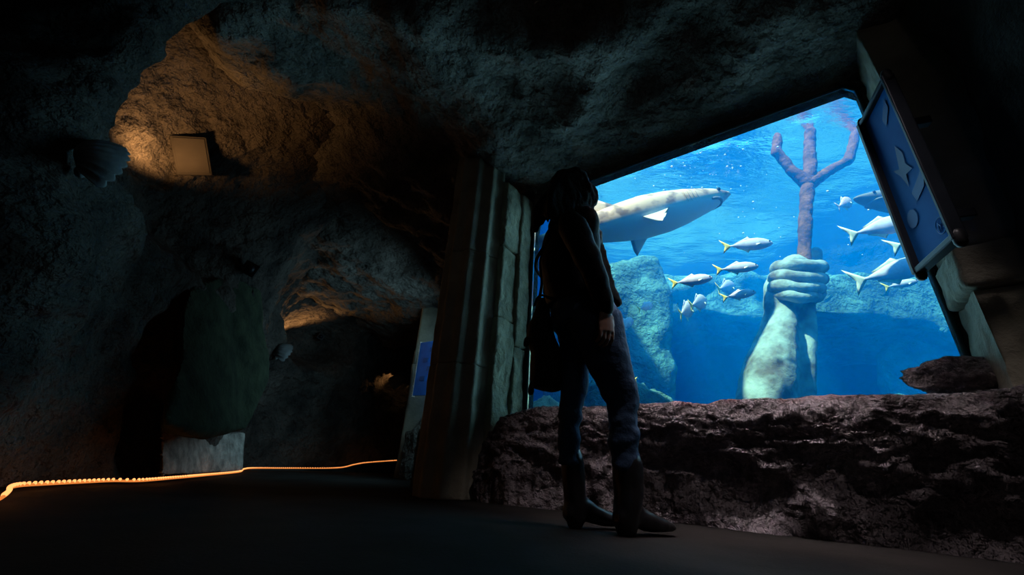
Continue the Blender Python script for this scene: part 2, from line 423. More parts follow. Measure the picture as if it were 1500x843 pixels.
# window outline on its plane (u, z)
def wpt(px, py): p = on_window(px, py); return to_uv(p)[0], p.z
tl = wpt(785, 330); u_l = tl[0] - .02
u_r = wpt(1254, 130)[0]
OUT = [(u_l, .45)] + [(u_l, 2.30)]
for k in range(1, 8):
    t = math.pi / 2 * k / 8; OUT.append((u_l + .32 * (1 - math.cos(t)), 2.30 + (WTOP - 2.30) * math.sin(t)))
OUT += [(u_l + .32, WTOP), (u_r - .05, WTOP + .015), (u_r, WTOP - .05), (u_r + .02, .45)]
win = MB(); win.add(prism([uv(u, .0, z) for u, z in OUT], WN * .03))
wo = struct(win.build('window_1', M['glass'], None, False))
fr = MB()
for k in range(1, len(OUT) - 1):
    (u0, z0), (u1, z1) = OUT[k], OUT[k + 1]
    fr.add(tube([uv(u0, -.005, z0), uv(u1, -.005, z1)], .013, 8))
fr.add(tube([uv(*OUT[0][:1], -.005, .45), uv(OUT[1][0], -.005, OUT[1][1])], .013, 8))
f_ = fr.build('window_frame', M['seal'], wo)
# rock wall around the opening
lint = MB(); n_ = len(OUT)
def ring_wall(outer, v0, v1):
    vsf = [uv(u, v0, z) for u, z in OUT] + [uv(u, v0, z) for u, z in outer] + [uv(u, v1, z) for u, z in OUT] + [uv(u, v1, z) for u, z in outer]
    f = []
    for i in range(n_ - 1):
        f += [(i, i + 1, n_ + i + 1, n_ + i), (2 * n_ + i, 3 * n_ + i, 3 * n_ + i + 1, 2 * n_ + i + 1), (i, 2 * n_ + i, 2 * n_ + i + 1, i + 1)]
    return vsf, f
outer = []
for u, z in OUT:
    if u < u_l + .2: outer.append((u_l - .75 if z < 2.4 else u - .4, z if z < 1 else 3.6))
    elif u > u_r - .1: outer.append((u_r + 2.2, z if z < 1 else 3.6))
    else: outer.append((u, 3.6))
lint.add(ring_wall(outer, -.012, .10)); lint.add(box(uv(1.5, .05, .2), WU * 2.6, WN * .06, V((0, 0, .28))))
struct(lint.build('wall_window', M['cave'], None, False))

# ------------------------------------------------------------------ water and tank
tips = [(1140, 200), (1187, 191), (1251, 196)]
TY = 4.6
WZ = max(at(px, py, TY).z for px, py in tips) + .04
QC = [(-.3, .045), (-6.0, 8.6), (7.2, 8.6), (5.0, .045)]
def quad(a, b):
    u = (1 - a) * ((1 - b) * QC[0][0] + b * QC[1][0]) + a * ((1 - b) * QC[3][0] + b * QC[2][0])
    v = (1 - a) * ((1 - b) * QC[0][1] + b * QC[1][1]) + a * ((1 - b) * QC[3][1] + b * QC[2][1]); return u, v
def wave(p): return .020 * noise.noise(V((p.x * 1.3 + p.y * .5, p.y * 2.0, 0))) + .008 * noise.noise(V((p.x * 3.1, p.y * 4.2, 4)))
NW = 170
def top_fn(a, b): u, v = quad(a, b); p = uv(u, v, WZ); p.z += wave(p); return p
vs, fs = sheet(top_fn, NW, NW)
def idx(i, j): return j * (NW + 1) + i
edge = [idx(i, 0) for i in range(NW)] + [idx(NW, j) for j in range(NW)] + [idx(i, NW) for i in range(NW, 0, -1)] + [idx(0, j) for j in range(NW, 0, -1)]
low = {}
for e in edge: low[e] = len(vs); vs.append(V((vs[e].x, vs[e].y, -.9)))
for k in range(len(edge)):
    a_, b_ = edge[k], edge[(k + 1) % len(edge)]; fs.append((a_, b_, low[b_], low[a_]))
fs.append(tuple(low[e] for e in edge))
wat = mesh('tank_water', vs, fs, M['water'], None, False); wat['kind'] = 'structure'

def tank_wall(name, c0, c1, seed, bulge=.5):
    a_, b_ = uv(*c0, 0), uv(*c1, 0); d = (b_ - a_).normalized(); n = V((-d.y, d.x, 0))
    if n.dot(uv(1, 4, 0) - a_) < 0: n = -n
    def fn(s, t):
        p = a_.lerp(b_, s) + V((0, 0, -1.0 + 7.2 * t)); q = p * .55 + V((seed, 0, 0))
        return p + n * (bulge * (.4 + fbm(q, 4)) + .08 * fbm(p * 2.5, 3))
    vs, fs = sheet(fn, 90, 60); struct(mesh(name, vs, fs, M['tank_wall']))
tank_wall('wall_tank_far', (-6.2, 8.3), (7.4, 8.3), 3)
tank_wall('wall_tank_left', (-.5, .35), (-6.0, 8.5), 8, .2)
tank_wall('wall_tank_right', (5.0, .3), (7.2, 8.5), 12)
vs, fs = sheet(lambda a, b: (lambda q: uv(q[0], q[1], -.6 + .25 * fbm(uv(q[0], q[1], 0) * .8, 4)))(quad(a, b)), 70, 60)
struct(mesh('floor_tank', vs, fs, M['tank_wall']))

# rock masses in the tank: outline seen face on, real depth behind
def rock_mass(name, label, outline, Y, thick, m, seed, amp=.18, res=.11, cat='rock', slant=0.0, dirv=(.15, 1, 0)):
    front = [at(px, py, Y + slant * (px - outline[0][0])) for px, py in outline]
    mb = MB(); mb.add(prism(front, V(dirv) * thick))
    root_p = V((sum(p.x for p in front) / len(front), Y + thick / 2, min(p.z for p in front)))
    sd = V((seed, seed * 2, 1))
    o = union(name, mb, m, None, res, 3, lambda c: amp * fbm(c * 1.1 + sd, 4) + amp * .3 * fbm(c * 4 + sd, 3))
    o.data.transform(Matrix.Translation(-root_p)); o.location = root_p
    return tag(o, label, cat)
rock_mass('rock_shelf', 'long sunlit turquoise rock shelf reaching right behind the raised stone hand', [(1184, 402), (1230, 397), (1300, 398), (1380, 400), (1520, 405), (1520, 520), (1400, 498), (1330, 478), (1260, 466), (1184, 462)], 5.7, 4.4, M['tank_rock'], 2, .12, dirv=(.66, 1, 0))
rock_mass('rock_pillar', 'shadowed rock buttress under the shelf, right of the dark recess', [(1288, 505), (1330, 488), (1560, 500), (1560, 790), (1300, 790), (1296, 570), (1284, 530)], 6.2, 1.3, M['tank_rock'], 5, .10, dirv=(.85, 1, 0))
rock_mass('rock_ridge', 'distant hazy rock ridge between the silver fish and the stone hand', [(880, 410), (960, 405), (1040, 398), (1140, 402), (1220, 400), (1220, 470), (1130, 472), (1040, 462), (960, 470), (880, 476)], 7.8, 2.8, M['tank_rock'], 4, .2)
rock_mass('rock_column', 'broad pale turquoise rock column behind the standing woman', [(800, 395), (880, 380), (965, 372), (978, 400), (990, 440), (986, 500), (992, 545), (992, 790), (800, 790)], 6.3, 1.4, M['tank_rock'], 6, .10)
grounded('rock_slab', 'flat pale rock slab low behind the woman, seen between her legs', at(915, 592, 4.5), (.55, .45, .24), 21, M['tank_rock'])
grounded('tan_rock', 'small tan sunlit rock beside the left jamb of the window', at(800, 612, 4.2), (.26, .22, .18), 14, M['tan_rock'])
grounded('tan_rock', 'little yellowish rock inside the tank, seen just left of the woman\'s left leg', at(838, 607, 3.6), (.10, .10, .08), 15, M['tan_rock'])
for k, (px, py, r, lb) in enumerate(((1196, 592, .13, 'low rounded blue rock at the foot of the stone hand'), (1246, 592, .14, 'low rounded blue rock midway between stone hand and dark ledge stone'), (1318, 594, .20, 'wide low boulder beside the dark ledge stone, inside the tank'))):
    grounded('tank_boulder', lb, at(px, py, 5.0), (r * 1.5, r, r * .55), 30 + k, M['tank_rock'])

# ------------------------------------------------------------------ statue hand and trident
HP = at(1150, 480, TY)
def h(px, py, dy=0.0): return at(px, py, TY + dy)
def hw(px): return px * mpp(HP) 
stat = thing('hand_statue', 'giant verdigris stone forearm and fist rising in the tank, gripping a trident', 'statue', V((h(1138, 590).x, TY, 0)))
hm = MB()
arm = [(790, 1076, 1192), (640, 1080, 1192), (590, 1086, 1190), (560, 1089, 1191), (530, 1098, 1191), (500, 1109, 1192), (470, 1120, 1193), (445, 1126, 1196), (425, 1129, 1198), (405, 1134, 1196)]
rs = []
for y, l, r in arm:
    c = h((l + r) / 2, y); w = hw((r - l) / 2); dep = w * (.72 if y > 450 else .62)
    rs.append(ering(c + V((0, .04, 0)), V((w, 0, 0)), V((0, dep, 0)), 28))
hm.add(rings(rs))
# two muscle ridges leave a groove down the forearm
hm.add(tube([h(1120, 600, -.22), h(1132, 540, -.25), h(1146, 480, -.20), h(1150, 450, -.14)], [.28, .25, .16, .10], 14))
hm.add(tube([h(1178, 600, -.16), h(1180, 540, -.18), h(1183, 480, -.15), h(1184, 450, -.10)], [.10, .105, .10, .08], 14))
# back of the hand
hm.add(tube([h(1148, 450, -.05), h(1146, 420, -.02), h(1150, 398, 0)], [.22, .20, .13], 14))
hm.add(tube([h(1165, 395, .05), h(1185, 425, .05)], [.20, .2], 12))
statue_disp = lambda c: .012 * fbm(c * 5, 4)
union('forearm', hm, M['verdigris'], stat, .022, 3, statue_disp)
def finger(y0, y1, y2, r, x0, x1):
    f = MB()
    pts = spline([h(x0, y0 + 10, .12), h(x0 - 2, y0, -.12), h(x0 + 12, y0 - 2, -.31), h((x0 + x1) / 2, y1, -.36), h(x1 - 8, y2, -.30), h(x1, y2 + 1, -.10), h(x1 - 8, y2 + 2, .08)], 5)
    n = len(pts); rad = [r * (1.0 - .15 * k / n + .10 * math.exp(-((k - n * .33) / 3) ** 2) + .10 * math.exp(-((k - n * .72) / 3) ** 2)) for k in range(n)]
    f.add(tube(pts, rad, 14)); return union('finger', f, M['verdigris'], stat, .016, 3, lambda c: .006 * fbm(c * 7, 3))
finger(393, 390, 391, .088, 1141, 1203)
finger(407, 407, 408, .083, 1137, 1204)
finger(421, 423, 422, .078, 1136, 1201)
finger(434, 437, 435, .070, 1142, 1197)
th = MB(); th.add(tube(spline([h(1172, 420, .28), h(1188, 398, .30), h(1195, 378, .22), h(1195, 368, .14)], 5), [.11] * 5 + [.10] * 5 + [.075] * 5 + [.06], 14))
union('thumb', th, M['verdigris'], stat, .016, 3)

tri = thing('trident', 'rust brown three-pronged trident held upright by the stone hand', 'trident', V((h(1178, 440).x, TY, h(1178, 440).z)))
def encr(c): return .012 * fbm(c * 8, 4)
def prong(name, pts, rad):
    m_ = MB(); m_.add(tube(spline([h(*p) for p in pts], 6), rad, 16)); return union(name, m_, M['rust'], tri, .018, 1, encr)
prong('shaft', [(1176, 455, -.02), (1178, 400), (1179, 350), (1181, 300), (1184, 262)], [.082 + .006 * math.sin(k) for k in range(24)] + [.085])
prong('prong', [(1184, 268), (1187, 240), (1186, 215), (1187, 190)], [.085] * 10 + [.075] * 8 + [.06])
lp = MB(); lp.add(tube([h(1184, 270), h(1160, 250), h(1137, 222)], [.10, .072, .066], 14)); lp.add(tube([h(1137, 224), h(1139, 200)], [.072, .062], 14))
union('prong', lp, M['rust'], tri, .018, 1, encr)
rp_ = MB(); rp_.add(tube([h(1184, 270), h(1212, 252), h(1243, 235)], [.10, .072, .066], 14)); rp_.add(tube([h(1242, 237), h(1249, 215), h(1252, 196)], [.07, .066, .058], 14))
union('prong', rp_, M['rust'], tri, .018, 1, encr)

# ------------------------------------------------------------------ fish
def frame_from(nose, tail, up=V((0, 0, 1))):
    x = (nose - tail).normalized(); y = up.cross(x).normalized(); z = x.cross(y)
    mw = Matrix((x, y, z)).transposed().to_4x4(); mw.translation = (nose + tail) / 2; return mw, (nose - tail).length
def body_loft(st, L, n=20):              # st: (t from nose, top, bottom, half width) in lengths
    rs = []
    for t, a, b, w in st:
        r = []
        for i in range(n):
            th_ = 2 * math.pi * i / n; s_, c_ = math.sin(th_), math.cos(th_)
            r.append(V((L * (.5 - t), L * w * c_, L * (a if s_ > 0 else b) * s_)))
        rs.append(r)
    return rings(rs)
def P2(L, pts): return [V((L * (.5 - t), 0, L * z)) for t, z in pts]
def part(root, name, vf, m):             # shapes already in the thing's own frame
    return mesh(name, vf[0], vf[1], m, root)
JACK = [(0, .004, .004, .003), (.02, .035, .03, .02), (.07, .07, .06, .04), (.15, .105, .09, .058), (.27, .128, .115, .068), (.40, .125, .12, .066), (.55, .092, .095, .05), (.68, .05, .055, .03), (.77, .022, .024, .015), (.83, .014, .014, .008)]
def jack(label, nose, tail, Y, dY=0.0, fat=1.0, body=None, tailm=None, group='silver fish in the tank', name='silver_fish'):
    a_, b_ = at(*nose, Y + dY), at(*tail, Y - dY); mw, L = frame_from(a_, b_)
    r = thing(name, label, 'fish', mw, group)
    part(r, 'body', body_loft([(t, a * fat, b * fat, w) for t, a, b, w in JACK], L), body or M['silver'])
    part(r, 'tail_fin', fin_plate(P2(L, [(.80, .0), (.82, .02), (.90, .075), (1.0, .145), (.955, .06), (.925, .0), (.955, -.06), (1.0, -.145), (.90, -.075), (.82, -.02)]), V((0, L * .008, 0))), tailm or M['yellow_fin'])
    part(r, 'dorsal_fin', fin_plate(P2(L, [(.36, .115 * fat), (.44, .165 * fat), (.52, .13 * fat), (.72, .05), (.70, .03), (.5, .08 * fat)]), V((0, L * .006, 0))), tailm and M['pale_fin'] or M['silver'])
    part(r, 'anal_fin', fin_plate(P2(L, [(.46, -.105 * fat), (.53, -.16 * fat), (.60, -.11 * fat), (.72, -.055), (.68, -.03), (.5, -.08 * fat)]), V((0, L * .006, 0))), M['pale_fin'])
    for s_ in (-1, 1):
        part(r, 'pectoral_fin', fin_plate([V((L * .24, s_ * L * .06, -L * .01)), V((L * .20, s_ * L * .085, -L * .03)), V((L * .08, s_ * L * .11, -L * .07)), V((L * .13, s_ * L * .075, -L * .02))], V((0, L * .004, L * .003))), M['pale_fin'])
        part(r, 'eye', ball(V((L * .42, s_ * L * .042, L * .022)), V((L * .018, 0, 0)), V((0, L * .010, 0)), V((0, 0, L * .018)), 10, 6), M['eye'])
    return r
jack('silver fish with a yellow tail, topmost of the four swimming left of the trident', (1132, 356), (1056, 362), 3.75)
jack('silver yellow-tailed fish swimming just below the topmost one, left of the stone fist', (1111, 390), (1046, 396), 3.7)
jack('silver yellow-tailed fish furthest left of the four, heading toward the stone hand', (1044, 407), (981, 416), 3.7)
jack('silver yellow-tailed fish lowest of the four, beside the stone wrist', (1107, 428), (1056, 437), 3.8)
jack('faint bluish fish half hidden above the lowest yellow-tailed fish', (1076, 420), (1050, 424), 6.0, .25, 1.2)
jack('small bright fish turned away, upper of the two below the yellow-tailed fish', (1034, 440), (1010, 449), 4.9, .2, 1.25)
jack('small bright fish turned away, lower of the two below the yellow-tailed fish', (1014, 450), (995, 462), 4.9, .22, 1.35)
jack('small pinkish fish beside the nose of the dark shark, right of the trident', (1247, 294), (1226, 304), 4.6, .1, 1.25, M['pink'], M['pink'])
jack('large pale fish swimming behind the upper edge of the information board', (1344, 321), (1236, 346), 3.5, 0, .9, M['silver'], M['pale_fin'])
jack('fish of which only a yellowish forked tail shows at the edge of the information board', (1404, 332), (1300, 364), 3.4, -.05, 1.1, M['silver'], M['pale_fin'])
jack('large pale fish over the rock shelf, below the information board', (1372, 382), (1244, 415), 3.7, 0, .85, M['silver'], M['pale_fin'])
jack('small pale fish under the lowest large pale fish, above the rock shelf', (1345, 412), (1293, 422), 4.4, 0, .8)
jack('dim fish far back, above the other dim one in front of the rock column', (956, 446), (934, 454), 5.2, .1, 1.2)
jack('dim yellowish fish far back in front of the rock column, beside the woman\'s hand', (928, 468), (902, 484), 5.2, .1, 1.2)
jack('little fish whose yellow tail shows beside the woman\'s right knee', (900, 552), (934, 557), 4.4)

SHARK = [(0, .004, .004, .006), (.012, .012, .010, .018), (.04, .022, .024, .032), (.09, .036, .042, .05), (.15, .050, .056, .064), (.22, .062, .072, .076), (.30, .072, .085, .083), (.40, .078, .088, .084), (.50, .070, .076, .074), (.60, .055, .058, .056), (.70, .040, .040, .040), (.80, .026, .024, .025), (.86, .02, .018, .018)]
def shark(label, nose, tail, Y0, Y1, m, name):
    a_, b_ = at(*nose, Y0), at(*tail, Y1); mw, L = frame_from(a_, b_)
    r = thing(name, label, 'shark', mw)
    part(r, 'body', body_loft(SHARK, L, 28), m)
    part(r, 'tail_fin', fin_plate(P2(L, [(.82, .0), (.84, .02), (.92, .09), (1.0, .17), (.99, .12), (.93, .02), (.93, -.06), (.89, -.05), (.84, -.02)]), V((0, L * .006, 0))), m)
    part(r, 'dorsal_fin', fin_plate(P2(L, [(.46, .06), (.54, .115), (.57, .12), (.575, .09), (.60, .05), (.53, .03)]), V((0, L * .007, 0))), m)
    part(r, 'dorsal_fin', fin_plate(P2(L, [(.64, .045), (.70, .085), (.72, .085), (.74, .035), (.69, .02)]), V((0, L * .006, 0))), m)
    for s_ in (-1, 1):
        part(r, 'pectoral_fin', fin_plate([V((L * .18, s_ * L * .07, -L * .02)), V((L * .13, s_ * L * .100, -L * .060)), V((L * .080, s_ * L * .125, -L * .105)), V((L * .068, s_ * L * .112, -L * .088)), V((L * .055, s_ * L * .07, -L * .035))], V((0, L * .004, L * .004))), m)
        part(r, 'eye', ball(V((L * .425, s_ * L * .046, L * .012)), V((L * .008, 0, 0)), V((0, L * .005, 0)), V((0, 0, L * .008)), 10, 6), M['eye'])
        for g_ in range(4):
            x_ = L * (.30 - .016 * g_)
            part(r, 'gill', tube([V((x_, s_ * L * .0785, L * .02)), V((x_ - L * .004, s_ * L * .083, 0)), V((x_, s_ * L * .0785, -L * .025))], L * .0012, 6), m)
    # mouth under the snout
    mo = [V((L * (.42 - .05 * abs(math.sin(t))) , L * .045 * math.cos(t), -L * (.032 + .006 * abs(math.cos(t))))) for t in [math.pi * k / 10 for k in range(11)]]
    mo = [V((L * (.375 + .06 * math.sin(math.pi * k / 10)), L * .050 * math.cos(math.pi * k / 10), -L * (.034 - .010 * abs(math.cos(math.pi * k / 10))))) for k in range(11)]
    part(r, 'mouth', tube(mo, L * .006, 6), M['dark_shark'])
    return r
shark('big spotted cream shark swimming right behind the woman\'s head', (1069, 285), (722, 372), 4.15, 4.0, M['shark'], 'spotted_shark')
shark('dark grey shark whose nose shows beside the information board', (1251, 291), (1520, 300), 3.9, 3.9, M['dark_shark'], 'grey_shark')

# rising bubbles and specks under the surface
bb = MB(); rnd = random.Random(3)
for k in range(170):
    px, py = (rnd.gauss(1010, 55), rnd.gauss(235, 40)) if k % 3 else (rnd.uniform(950, 1280), rnd.uniform(150, 380))
    Y = rnd.uniform(4.0, 6.0); c = at(px, py, Y)
    if c.z > WZ - .1: continue
    r = rnd.choice((.004, .006, .008, .013)); bb.add(ball(c, V((r * 1.3, 0, 0)), V((0, r, 0)), V((0, 0, r)), 6, 4))
bo = bb.build('bubbles', M['bubble']); bo['kind'] = 'stuff'; tag(bo, 'fine white bubbles drifting under the water surface left of the trident', 'bubbles')

# ------------------------------------------------------------------ rock ledge, dark stone, pillars
def ledge_fn(a, b):
    u = -.12 + 3.05 * a; e = 1.0
    if u < .35: e = math.sqrt(max(0, 1 - ((.35 - u) / .48) ** 2)) * .97 + .03
    t = math.pi * b; c_, s_ = math.cos(t), math.sin(t)
    v = -.235 - .245 * math.copysign(abs(c_) ** .8, c_) * (.45 + .55 * e); z = (.595 + .008 * u) * e * abs(s_) ** .42
    if c_ > 0: v += .20 * sstep(.25, 1.2, u) * (1 - abs(s_)) ** 1.5
    p = uv(u, v, z); q = p * 2.0; g = V((u * 3.2, v * 8, z * 8))
    pit = max(0, fbm(V((u * 2.2, v * 5, z * 5.5)) + V((2, 5, 1)), 3) - .12)
    k = .035 * fbm(q + V((4, 1, 7)), 4) + .017 * (1 - 2.2 * abs(noise.noise(g))) + .028 * fbm(g * 2.4, 4) - .075 * pit + .014 * fbm(g * 6, 3)
    k *= .30 + .70 * sstep(.05, .75, c_)
    nrm = (WN * (-c_) + V((0, 0, s_))).normalized(); r = p + nrm * k
    uu, vv = to_uv(r)
    if vv > -.02: r -= WN * (vv + .02)
    r.z = max(r.z, -.02); return r
vs, fs = sheet(ledge_fn, 360, 120)
lo = mesh('rock_ledge', vs, fs, M['ledge']); tag(lo, 'long rough purplish rock ledge below the aquarium window', 'rock')
rock('ledge_stone', 'dark brown stone lying on the ledge against the right pillar', (lambda p: V((p.x, p.y, .625 + .075)))(on_window(1402, 560, -.12)), (.17, .09, .085), 44, M['ledge'], amp=.3, rot=math.atan2(-.6, .8), sub=5, fine=.06)

# fluted column left of the window
CC = V((-.355, 3.16, 0)); 
col = thing('fluted_column', 'thick dark fluted stone column standing left of the window', 'column', CC)
def drum(z0, z1, r, ph=0.0, seed=0):
    n = 160; rs = []
    zs = [z0, z0 + .012] + [z0 + .012 + (z1 - z0 - .024) * k / 14 for k in range(1, 14)] + [z1 - .012, z1]
    for i, z in enumerate(zs):
        e = .985 if i in (0, len(zs) - 1) else 1.0; rg = []
        for k in range(n):
            t = 2 * math.pi * k / n; fl = abs(math.cos(t * 5 + ph)) ; rr = r * e * (1 - .13 * fl ** 1.6)
            p = CC + V((math.cos(t) * rr, math.sin(t) * rr, z)); rr2 = .010 * fbm(p * 5 + V((seed, 0, 0)), 4)
            rg.append(p + V((math.cos(t), math.sin(t), 0)) * rr2)
        rs.append(rg)
    return rings(rs)
jz = [0, on_plane(690, 530, CC - V((0, .28, 0)), V((0, 1, 0))).z, on_plane(700, 362, CC - V((0, .28, 0)), V((0, 1, 0))).z, 3.0]
for k in range(3):
    d_ = MB(); d_.add(drum(jz[k] + (.004 if k else 0), jz[k + 1], .238, .35, k)); d_.build('drum', M['column'], col)

# jamb between column and glass
def stone_block(u0, u1, v0, v1, z0, z1, seed, amp=.018, res=.018):
    mb = MB(); mb.add(box(uv((u0 + u1) / 2, (v0 + v1) / 2, (z0 + z1) / 2), WU * (u1 - u0) / 2, WN * (v1 - v0) / 2, V((0, 0, (z1 - z0) / 2)))); return mb, (lambda c: amp * fbm(c * 3.2 + V((seed, 0, 0)), 4) + amp * .3 * fbm(c * 14, 3)), res
def blocks(name, label, spec, m, cat):
    r = thing(name, label, cat, uv((spec[0][0] + spec[0][1]) / 2, (spec[0][2] + spec[0][3]) / 2, 0))
    for k, sp in enumerate(spec):
        mb, dsp, res = stone_block(*sp, seed=k * 3 + 1); union('block', mb, m, r, res, 2, dsp)
    return r
ul = u_l
blocks('window_jamb', 'pale weathered stone jamb between the fluted column and the window', [(ul - .24, ul - .035, -.41, -.17, 0, 1.30), (ul - .24, ul - .04, -.405, -.17, 1.302, 1.95), (ul - .24, ul - .03, -.41, -.17, 1.952, 2.62), (ul - .22, ul - .012, -.19, -.02, 0, 1.12), (ul - .22, ul - .014, -.19, -.02, 1.122, 2.60)], M['jamb'], 'pillar')
ur = u_r
zc0, zc1 = on_window(1395, 432, -.3).z, on_window(1385, 372, -.3).z
blocks('stone_pillar', 'weathered stone pillar right of the window, behind the information board', [(ur + .03, ur + .42, -.34, -.02, .3, zc0), (ur + .01, ur + .43, -.365, -.02, zc0 + .004, zc1), (ur + .03, ur + .42, -.34, -.02, zc1 + .004, 2.9)], M['column'], 'pillar')

# second column with a blue board, and its rock foot
C2 = ground(612, 704); C2 = V((-1.30, 6.45, 0))
c2 = thing('corridor_column', 'narrow dark stone column further down the corridor carrying a blue board', 'column', C2)
def post(c, r, z0, z1, sq=.35):
    return rings([ering(c + V((0, 0, z)), V((r, 0, 0)) * k, V((0, r, 0)) * k, 24, sq) for z, k in ((z0, 1.06), (z0 + .2, 1.03), (z0 + .25, .98), (z1 - .3, .95), (z1 - .2, 1.0), (z1, 1.05))])
d_ = MB(); d_.add(post(C2, .17, 0, 1.6)); d_.build('lower_drum', M['column'], c2)
d_ = MB(); d_.add(post(C2, .165, 1.605, 3.0)); d_.build('upper_drum', M['column'], c2)
rock('boulder', 'pale rock heaped against the foot of the narrow corridor column', V((-1.12, 6.1, .32)), (.22, .3, .42), 51, M['cave'], amp=.3)
bd = thing('corridor_board', 'bright blue information board with four small pictures in the corridor', 'sign', V((0, 0, 0)))
bY = 5.9
q = [at(612, 502, bY), at(640, 500, bY - .25), at(634, 577, bY - .25), at(608, 580, bY)]
bx_, bz_ = ((q[1] - q[0]) + (q[2] - q[3])) / 2, V((0, 0, (q[0].z - q[3].z)))
bc = sum(q, V()) / 4; bn = bx_.cross(bz_).normalized(); bn = bn if bn.dot(CAM - bc) > 0 else -bn
bd.matrix_world = Matrix.Translation(V((bc.x, bc.y, q[3].z)))
mbx = MB(); mbx.add(box(bc - bn * .02, bx_ / 2, bn * .015, bz_ / 2)); bevel(mbx.build('panel', M['board2'], bd, False), .004)
for sx, sz in ((-.05, .14), (.2, -.02), (-.1, -.2), (.25, .33)):
    m_ = MB(); m_.add(box(bc + bx_ * sx + bz_ * sz, bx_ * .13, bn * .004, bz_ * .04)); m_.build('picture', M['print_dark'], bd, False)
m_ = MB(); m_.add(box(bc - bx_ * .53 - bn * .02, bx_ * .03, bn * .025, bz_ * .52)); m_.build('edge_strip', M['pale_stone'], bd, False)

# ------------------------------------------------------------------ information board on the right wall
y1 = 1.58
pbl = at(1347, 397, y1); pbr = None
d2 = ray(1404, 346); pbr = CAM + d2 * ((pbl.z - CAMZ) / d2.z)
ptl = at(1266, 184, y1)
bx_ = pbr - pbl; bx_.z = 0; bz_ = V((0, 0, ptl.z - pbl.z)); bc = pbl + bx_ / 2 + bz_ / 2; bn = V((-bx_.y, bx_.x, 0)).normalized(); bn = bn if bn.dot(CAM - bc) > 0 else -bn
ib = thing('information_board', 'tall dark blue framed information board mounted beside the window', 'sign', V((bc.x, bc.y, pbl.z)))
W_, H_ = bx_.length, bz_.length; ex, ez = bx_.normalized(), V((0, 0, 1))
mb = MB(); mb.add(box(bc - bn * .012, bx_ / 2 * .98, bn * .010, bz_ / 2 * .98)); mb.build('panel', M['board'], ib, False)
def bar(c, ax, ay, az, nm='frame_rail'):
    m_ = MB(); m_.add(box(c, ax, ay, az)); o = m_.build(nm, M['frame'], ib, False); bevel(o, .005); return o
bar(bc - bx_ / 2, ex * .014, bn * .026, bz_ / 2 * 1.03); bar(bc + bx_ / 2, ex * .010, bn * .024, bz_ / 2 * 1.03)
bar(bc + bz_ / 2, bx_ / 2 * .98, bn * .022, ez * .012); bar(bc - bz_ / 2, bx_ / 2 * .98, bn * .022, ez * .013)
for sx in (-1, 1):
    for sz in (-1, 1):
        m_ = MB(); cc = bc + bx_ / 2 * sx + bz_ / 2 * sz * 1.02; m_.add(tube([cc - ez * .018, cc + ez * .018], .021, 12)); m_.build('corner_cap', M['black'], ib)
for sz in (-.3, .3):
    bar(bc - bn * .09 + bz_ * sz, ex * .02, bn * .075, ez * .02, 'bracket')
def bp(a, b, o=.001): return bc + bx_ * a + bz_ * b + bn * o
def pr(nm, pts, m): 
    m_ = MB(); m_.add(prism([bp(a, b) for a, b in pts], bn * .0008)); m_.build(nm, m, ib, False)
pr('picture', [(.05, .30), (.26, .37), (.24, .44), (.02, .36)], M['print_dark'])
pr('picture', [(-.2, .06), (-.05, .03), (.05, .16), (.16, .08), (.12, .02), (.22, -.04), (.05, -.03), (.0, -.10), (-.08, -.01)], M['print_brown'])
pr('picture', [(0, -.14), (.3, -.10), (.42, -.06), (.40, -.12), (.3, -.17), (.05, -.2)], M['print_dark'])
pr('picture', [(-.2 + .14 * math.cos(k * .7), -.25 + .05 * math.sin(k * .7)) for k in range(9)], M['print_dark'])
lg = MB(); lc = (.30, -.40); R_ = .034
for k in range(28):
    t0, t1 = 2 * math.pi * k / 28, 2 * math.pi * (k + 1) / 28
    f2 = lambda t: bc + bx_ * lc[0] + bz_ * lc[1] + bn * .002 + ex * R_ * math.cos(t) + ez * R_ * math.sin(t)
    lg.add(tube([f2(t0), f2(t1)], .0022, 6))
g = lambda a, b: bc + bx_ * lc[0] + bz_ * lc[1] + bn * .002 + ex * R_ * a + ez * R_ * b
for a_, b_ in (((-.5, -.5), (-.4, .5)), ((-.4, .5), (0, -.2)), ((0, -.2), (.4, .5)), ((.4, .5), (.5, -.5))):
    lg.add(tube([g(*a_), g(*b_)], .0026, 6))
lg.build('emblem', M['print_light'], ib)

